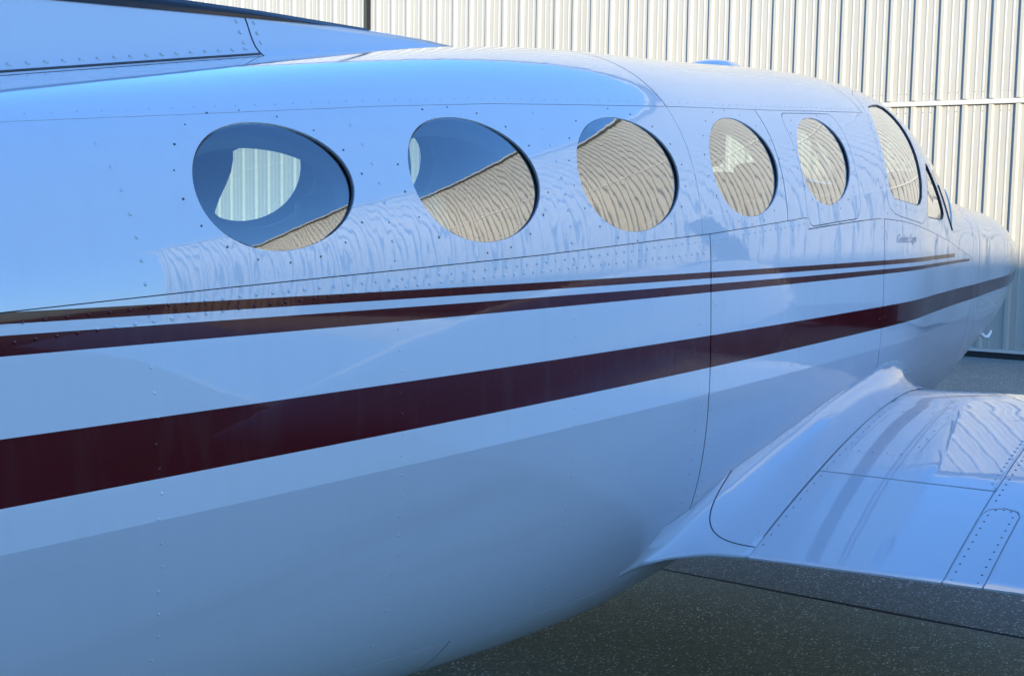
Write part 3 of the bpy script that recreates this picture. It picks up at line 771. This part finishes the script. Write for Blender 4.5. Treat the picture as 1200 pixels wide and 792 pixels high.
def wing_map(uv, off=0.):
    x, y = uv[:, 0], uv[:, 1]; e = 1e-3
    f = lambda x, y: wing_pt(wing_c(x, y), y)[..., 2]
    z = f(x, y); zx = (f(x+e, y)-f(x-e, y))/(2*e); zy = (f(x, y+e)-f(x, y-e))/(2*e)
    N = np.stack([-zx, -zy, np.ones_like(x)], -1); N /= np.linalg.norm(N, axis=1, keepdims=True)
    return np.stack([x, y, z], -1)+N*off, N
def wing_body(side):
    # closed core a few mm inside the skin: lower surface, leading edge and backing of the upper panels
    ys = np.concatenate([np.linspace(-.40, -1.6, 7), np.linspace(-2.1, -6.1, 10)]); cs = (1-np.cos(np.linspace(0, math.pi, 41)))/2
    v = []; f = []; L = 80
    for y in ys:
        up = wing_pt(cs[::-1], np.full(41, y), 1); lo = wing_pt(cs, np.full(41, y), -1); dz = np.where(cs[::-1] > .33, .006, 0.)
        up[:, 2] -= dz
        v += list(up[:-1])+list(lo[:-1])
    for i in range(len(ys)-1):
        for j in range(L): k = (j+1) % L; f.append((i*L+j, i*L+k, (i+1)*L+k, (i+1)*L+j))
    f.append(tuple(range(L-1, -1, -1))); f.append(tuple(range((len(ys)-1)*L, len(ys)*L)))
    v = np.array(v)*np.array([1, side, 1])
    return mesh_obj('wing', v, f if side > 0 else [q[::-1] for q in f], MAT_WING, plane, True)
wing_sb = wing_body(1); wing_pt_ = wing_body(-1)
# upper skin sheets (flat outlines in x, y)
CAPR = [(.70, -1.378), (.725, -1.39), (.738, -1.425), (.725, -1.46), (.70, -1.472)]
ACCESS = [(1.42, -.885), (1.44, -.91), (1.44, -1.06), (1.42, -1.092), (1.06, -1.092), (1.03, -1.075), (1.022, -1.04), (1.022, -.90), (1.04, -.88)]
XR = 1.515
for side, wing in ((1, wing_sb), (-1, wing_pt_)):
    W_ = dict(parent=wing, side=side, depth=.005, step=.05)
    skin('flap_panel', [(.345, -.852), (.868, -.849), (.832, -1.372), (.345, -1.374)], [], wing_map, MAT_WING, **W_)
    skin('wing_panel', [(.872, -.848), (XR+.03, -.835), (XR, -1.1), (1.46, -1.374), (.838, -1.374)], [ACCESS], wing_map, MAT_WING, **W_)
    skin('access_panel', ACCESS, [], wing_map, MAT_WING, **W_)
    skin('rivet_strip', [(.345, -1.377)]+CAPR+[(.345, -1.473)], [], wing_map, MAT_WING, **W_)
    skin('wing_panel', [(.345, -1.476), (.70, -1.475), (.728, -1.462), (.742, -1.425), (.728, -1.388), (.70, -1.376), (1.46, -1.377), (1.455, -2.6), (1.40, -6.05), (.72, -6.05), (.345, -2.6)], [], wing_map, MAT_WING, parent=wing, side=side, depth=.005, step=.09)
# rivets and screws of the wing
def wing_dots(pts, r, h, mat, name='rivet_row'):
    mb = MB(); P, N = wing_map(np.array(pts), 0.)
    for p, n in zip(P, N):
        t = np.array([1., 0, 0])-n*n[0]; t /= np.linalg.norm(t); b = np.cross(n, t)
        v = [p+(t*math.cos(k*math.pi/4)+b*math.sin(k*math.pi/4))*r for k in range(8)] + [p+(t*math.cos(k*math.pi/4)+b*math.sin(k*math.pi/4))*r*.6+n*h for k in range(8)]
        mb.add(v, [(k, (k+1) % 8, 8+(k+1) % 8, 8+k) for k in range(8)]+[tuple(range(8, 16))])
    return mb.build(name, mat, wing_sb, kind='stuff')
wing_dots([(x, -1.393) for x in np.arange(.37, .72, .036)]+[(x, -1.457) for x in np.arange(.37, .72, .036)]+[(.725, -1.405), (.73, -1.425), (.725, -1.445)], .0033, .0010, MAT_SCREW)
wing_dots([(x, -1.357) for x in np.arange(.88, 1.5, .030)], .0052, .0030, MAT_WING)
wing_dots([(x, -1.392) for x in np.arange(.78, 1.5, .034)], .0036, .0012, MAT_SCREW)
wing_dots([(x, -.866) for x in np.arange(.42, 1.5, .052)]+[(1.035+.0*k, -.91-.045*k) for k in range(4)]+[(1.10+.075*k, -1.079) for k in range(5)]+[(1.428, -.92-.05*k) for k in range(3)], .0028, .0008, MAT_SCREW)
wing_dots([(.352, y) for y in np.arange(-.9, -1.38, -.03)], .0024, .0008, MAT_WING)
wing_dots([(.815-.0, y) for y in np.arange(-1.0, -1.36, -.038)], .0026, .0007, MAT_WING)
# raised lip where the nacelle fairing laps the wing
mb = MB(); xs = np.linspace(.845, 1.5, 30); P, N = wing_map(np.stack([xs, np.full(30, -1.372)], 1), 0.); mb.tube([tuple(q) for q in P], .0035, 6); mb.build('nacelle_lip', MAT_WING, wing_sb, True)

# wing root fillet: a concave fairing between fuselage side and wing, running out behind the trailing edge
FA = [(-.25, -1.035), (0., -1.0), (.2, -.98), (.40, -.952), (.60, -.888), (.92, -.848), (1.27, -.803), (1.50, -.783), (1.70, -.768), (1.85, -.752), (2.0, -.765), (2.12, -.80), (2.25, -.86), (2.40, -.95)]
def fillet(side):
    v = []; f = []; NU_, NV = 130, 20
    us = np.linspace(0, 1, NU_)
    for u in us:
        xa = (-.15+u/.17*.58) if u < .17 else .43+(u-.17)/.83*1.92; za = interp(FA, xa)
        A = surf(np.array([xa]), np.array([float(ang(xa, za))]), .0008 if u > .12 else -.012+.0128*u/.12)[0]
        xb = .352+max(0, (u-.17)/.83)*1.80
        if u < .17:
            # outer edge leaves the trailing edge and curves back into the fuselage
            sq = u/.17; T_ = [0, .25, .5, .7, .85, 1.]
            xb = float(np.interp(sq, T_, [-.15, .06, .18, .26, .32, .352])); zb_ = float(np.interp(sq, T_, [-1.05, -1.058, -1.060, -1.056, -1.051, -1.0465]))
            yf = surf(np.array([xb]), np.array([float(ang(xb, zb_))]))[0][1]
            yb = yf+(-.85-yf)*float(np.interp(sq, T_, [-.07, -.06, .02, .2, .5, 1.])); B = np.array([xb, yb, zb_])
        else:
            yb = -.850+.02*((u-.17)/.83); B = wing_pt(wing_c(np.array([xb]), np.array([yb])), np.array([yb]))[0]+np.array([0, 0, .0016])
        # control point: where the fuselage side, carried down, meets the wing, carried inwards
        low = surf(np.array([.5*xa+.5*xb]), np.array([float(ang(.5*xa+.5*xb, max(B[2], -1.25)))]))[0]
        Cc = np.array([.5*(A[0]+B[0]), .93*low[1]+.07*B[1], B[2]*.93+A[2]*.07])
        for j in range(NV+1):
            t = j/NV; v.append((1-t)**2*A+2*t*(1-t)*Cc+t*t*B)
    W1 = NV+1
    for i in range(NU_-1):
        for j in range(NV): f.append((i*W1+j, i*W1+j+1, (i+1)*W1+j+1, (i+1)*W1+j))
    # underside of the tail of the fairing and the nose roll-over
    n0 = len(v); k = int(.23*NU_)
    for i in range(k):
        B = v[i*W1+NV]; xa = B[0]; q = surf(np.array([xa]), np.array([float(ang(xa, B[2]-.03))]))[0]; v.append(B+np.array([0, .0, -.012])); v.append(q)
    for i in range(k-1):
        f.append((i*W1+NV, n0+2*i, n0+2*i+2, (i+1)*W1+NV)); f.append((n0+2*i, n0+2*i+1, n0+2*i+3, n0+2*i+2))
    last = (NU_-1)*W1; n1 = len(v)
    for s in range(1, 7):
        for j in range(W1):
            p = np.array(v[last+j]); a = s/6; v.append(p+np.array([.10*math.sin(a*1.5), .05*a*(1-j/NV), -.26*a**1.3*(1-.0*j)]))
    prev = last
    for s in range(6):
        cur = n1+s*W1
        for j in range(NV): f.append((prev+j, prev+j+1, cur+j+1, cur+j))
        prev = cur
    v = np.array(v)*np.array([1, side, 1])
    ln = []
    for t in np.linspace(0, 1, 22):
        u = .245-.053*t-.030*math.sin(t*math.pi); i = min(int(u*(NU_-1)), NU_-2); fr = u*(NU_-1)-i; j = min(int(t*NV), NV-1); fj = t*NV-j
        P4 = [v[(i+a)*W1+j+b] for a, b in ((0, 0), (1, 0), (0, 1), (1, 1))]
        ln.append(P4[0]*(1-fr)*(1-fj)+P4[1]*fr*(1-fj)+P4[2]*(1-fr)*fj+P4[3]*fr*fj)
    mb = MB(); mb.tube([tuple(q) for q in ln], .0019, 6); mb.build('fairing_seam', MAT_DARK, wing_sb if side > 0 else wing_pt_, True)
    if side > 0:
        mb = MB()
        for i in range(26, NU_-6, 3):
            for j in (1, NV-1):
                p = np.array(v[i*W1+j]); a_ = np.array(v[(i+1)*W1+j])-p; b_ = np.array(v[i*W1+j+(1 if j == 1 else -1)])-p
                if j != 1: b_ = -b_
                a_ /= np.linalg.norm(a_); n = np.cross(b_, a_); n /= np.linalg.norm(n); n = n if n[2] > 0 else -n; b_ = np.cross(n, a_); r = .0030
                w_ = [p+(a_*math.cos(k*math.pi/4)+b_*math.sin(k*math.pi/4))*r for k in range(8)]+[p+(a_*math.cos(k*math.pi/4)+b_*math.sin(k*math.pi/4))*r*.6+n*.0016 for k in range(8)]
                mb.add(w_, [(k, (k+1) % 8, 8+(k+1) % 8, 8+k) for k in range(8)]+[tuple(range(8, 16))])
        mb.build('fairing_screws', MAT_WHITE, wing_sb, kind='stuff')
    return mesh_obj('wing_root_fairing', v, f if side > 0 else [q[::-1] for q in f], MAT_WHITE, wing_sb if side > 0 else wing_pt_, True)
fillet(1); fillet(-1)

# ---- engine nacelles, propellers, landing gear (outside the picture, they carry the aircraft)
def ground_z(x): return -(AO[2]+AX[0][2]*x)/AX[2][2]+.006
for side in (1, -1):
    ny = -2.12*side; mb = MB(); M_ = Matrix.Translation((0, ny, -.86)) @ Matrix.Rotation(math.pi/2, 4, 'Y')
    prof = [(.03, -.35), (.14, .0), (.24, .45), (.34, 1.1), (.41, 1.8), (.43, 2.6), (.40, 3.1), (.33, 3.42), (.20, 3.5)]
    mb.lathe(prof, 32, M_); mb.build('engine_nacelle', MAT_WHITE, plane, True)
    pr = MB(); pr.lathe([(.17, 3.505), (.165, 3.57), (.13, 3.70), (.07, 3.81), (.01, 3.85)], 24, M_); hub = pr.build('propeller_spinner', MAT_METAL, plane, True)
    for k in range(3):
        a = 2*math.pi*k/3+.5; v = []; f = []
        for i, rr in enumerate(np.linspace(.14, .96, 10)):
            ch = .05+.055*math.sin(min(1, i/7)*math.pi*.6); tw = math.radians(50-32*i/9); th = .014*(1-i/11)
            for cx_, cy_ in ((-ch, 0), (0, th), (ch, 0), (0, -th)):
                q = Vector((cx_*math.sin(tw)-cy_*math.cos(tw), cx_*math.cos(tw)+cy_*math.sin(tw), rr)); q = Matrix.Rotation(a, 3, 'X') @ q
                v.append((3.60+q.x, ny+q.y, -.86+q.z))
        for i in range(9):
            for j in range(4): f.append((i*4+j, i*4+(j+1) % 4, (i+1)*4+(j+1) % 4, (i+1)*4+j))
        f.append((3, 2, 1, 0)); f.append((36, 37, 38, 39)); mesh_obj('propeller_blade', v, f, MAT_SEAL, hub)
def gear(x, y, ztop, r, w):
    zg = ground_z(x); mb = MB(); mb.tube([(x-.03, y, ztop), (x, y, zg+r+.25)], .045, 12); mb.tube([(x, y, zg+r+.28), (x, y+.09, zg+r+.1), (x, y+.09, zg+r)], .028, 10); mb.tube([(x, y+.1, zg+r), (x, y-.06, zg+r)], .022, 10)
    leg = mb.build('landing_gear', MAT_METAL, plane, True)
    M_ = Matrix.Translation((x, y, zg+r)) @ Matrix.Rotation(math.pi/2, 4, 'X')
    mb = MB(); mb.lathe([(r*.5, -w*.5), (r*.82, -w*.55), (r*.96, -w*.35), (r, 0), (r*.96, w*.35), (r*.82, w*.55), (r*.5, w*.5)], 32, M_); mb.build('tyre', MAT_TYRE, leg, True)
    mb = MB(); mb.lathe([(r*.12, -w*.52), (r*.45, -w*.46), (r*.51, -w*.52), (r*.51, w*.52), (r*.45, w*.46), (r*.12, w*.52)], 24, M_); mb.build('wheel_hub', MAT_METAL, leg, True)
gear(4.15, 0, -1.0, .20, .15); gear(1.15, -2.12, -1.05, .29, .19); gear(1.15, 2.12, -1.05, .29, .19)
# tailplane and tail cap
for side in (1, -1):
    ys = np.linspace(.05, 2.55, 6); v = []; f = []; cs = (1-np.cos(np.linspace(0, math.pi, 17)))/2
    for y in ys:
        ch = 1.15-.2*y; xl = -3.9-.12*y
        up = [(xl-ch*c, -y*side, .10+ch*float(foil(np.array(c), .1, 0., 1))) for c in cs]; lo = [(xl-ch*c, -y*side, .10+ch*float(foil(np.array(c), .1, 0., -1))) for c in cs[::-1][1:-1]]
        v += up+lo
    L = len(up+lo)
    for i in range(5):
        for j in range(L): f.append((i*L+j, i*L+(j+1) % L, (i+1)*L+(j+1) % L, (i+1)*L+j))
    f.append(tuple(range(5*L, 6*L))); mesh_obj('tailplane', v, f, MAT_WHITE, plane, True)
mb = MB(); ring0 = [surf(np.array([-4.5]), np.array([a]))[0] for a in np.linspace(0, 2*math.pi, 32, endpoint=False)]
v = list(ring0)
for s, k in ((.75, -.35), (.4, -.62), (.12, -.75)):
    c = np.array([-4.5, 0, -.22]); v += [c+(q-c)*s+np.array([k, 0, .1*(1-s)]) for q in ring0]
f = []
for i in range(3):
    for j in range(32): f.append((i*32+j, i*32+(j+1) % 32, (i+1)*32+(j+1) % 32, (i+1)*32+j))
f.append(tuple(range(96, 128))); mb.add(v, f); mb.build('tail_cone', MAT_WHITE, plane, True)

# ---- cabin: floor, bulkhead, seats
mb = MB(); mb.box(-1.6, 2.4, -.52, .52, -.80, -.76); mb.build('cabin_floor', MAT_CARPET, plane)
mb = MB(); mb.box(-1.64, -1.60, -.44, .44, -.8, .17); mb.build('bulkhead', MAT_LINING, plane)
mb = MB(); mb.box(2.40, 2.46, -.48, .48, -.75, -.17); mb.box(2.33, 2.62, -.5, .5, -.2, -.165); mb.build('instrument_panel', MAT_SEAL, plane)
def soft_box(x0, x1, y0, y1, z0, z1, r):
    bm = bmesh.new(); bmesh.ops.create_cube(bm, size=1.0)
    for q in bm.verts: q.co = Vector(((x0+x1)/2+q.co.x*(x1-x0), (y0+y1)/2+q.co.y*(y1-y0), (z0+z1)/2+q.co.z*(z1-z0)))
    bmesh.ops.bevel(bm, geom=bm.edges[:], offset=r, segments=3, profile=.6, affect='EDGES')
    return bm
def seat(x, y, fwd, dz=0.):
    s = 1 if fwd else -1
    def part(name, bm, parent, tilt=0., piv=None):
        if tilt: bmesh.ops.rotate(bm, verts=bm.verts, cent=piv, matrix=Matrix.Rotation(tilt, 3, 'Y'))
        bmesh.ops.translate(bm, verts=bm.verts, vec=(0, 0, dz)); me = bpy.data.meshes.new(name); bm.to_mesh(me); bm.free(); me.materials.append(MAT_LEATHER); me.shade_smooth()
        return link(bpy.data.objects.new(name, me), parent)
    c = part('cabin_seat', soft_box(x-.23, x+.23, y-.21, y+.21, -.55, -.40, .05), plane)
    xb = x-s*.22
    part('seat_back', soft_box(xb-.055, xb+.055, y-.21, y+.21, -.45, -.02, .05), c, -s*.16, (xb, y, -.42))
    xh = xb-s*.075
    part('headrest', soft_box(xh-.045, xh+.045, y-.13, y+.13, -.01, .12, .04), c, -s*.1, (xh, y, .0))
    mb = MB(); mb.tube([(x, y, -.77), (x, y, -.53+dz)], .07, 10); mb.build('seat_base', MAT_METAL, c)
for x, y, fw in ((-1.0, -.30, 1), (-1.0, .30, 1), (-.25, -.30, 1), (.75, -.30, 0), (.75, .30, 0)):
    seat(x, y, fw)
for y in (-.28, .28): seat(2.05, y, 1, -.13)
seat(-.36, .30, 1, -.11)
mb = MB(); mb.box(1.52, 1.55, -.04, .56, -.76, .16); mb.build('added_partition', MAT_LINING, plane)  # added divider, blocks the bright see-through behind the middle starboard window
v = []; f = []
for i in range(13):
    x = -.245+.0075*i*(1-.25*math.sin(i*.5))
    for z in np.linspace(-.17, .17, 9):
        xx = x+.030*math.sin(z*19+.6)*(i/12); p = surf(np.array([xx]), np.array([float(ang(xx, z))]), -.065-.010*math.sin(i*2.1))[0]; v.append(p*np.array([1, -1, 1]))
for i in range(12):
    for j in range(8): f.append((i*9+j, i*9+j+1, (i+1)*9+j+1, (i+1)*9+j))
mesh_obj('window_curtain', v, f, MAT_LINING, plane, True)
# added pleated curtain, blocks bright see-through at the port window opposite the emergency exit
cx, cz, hx, hz = WINDOWS[4]; v = []; f = []; nx = 40
for i in range(nx+1):
    x = cx-hx-.05+(2*hx+.1)*i/nx
    for z in (cz-hz-.05, cz+hz+.02):
        p = surf(np.array([x]), np.array([float(ang(x, z))]), -.07-.010*math.sin(i*1.9))[0]; v.append(p*np.array([1, -1, 1]))
for i in range(nx): f.append((2*i, 2*i+1, 2*i+3, 2*i+2))
mesh_obj('window_curtain', v, f, MAT_LINING, plane, True)
bpy.context.view_layer.update()
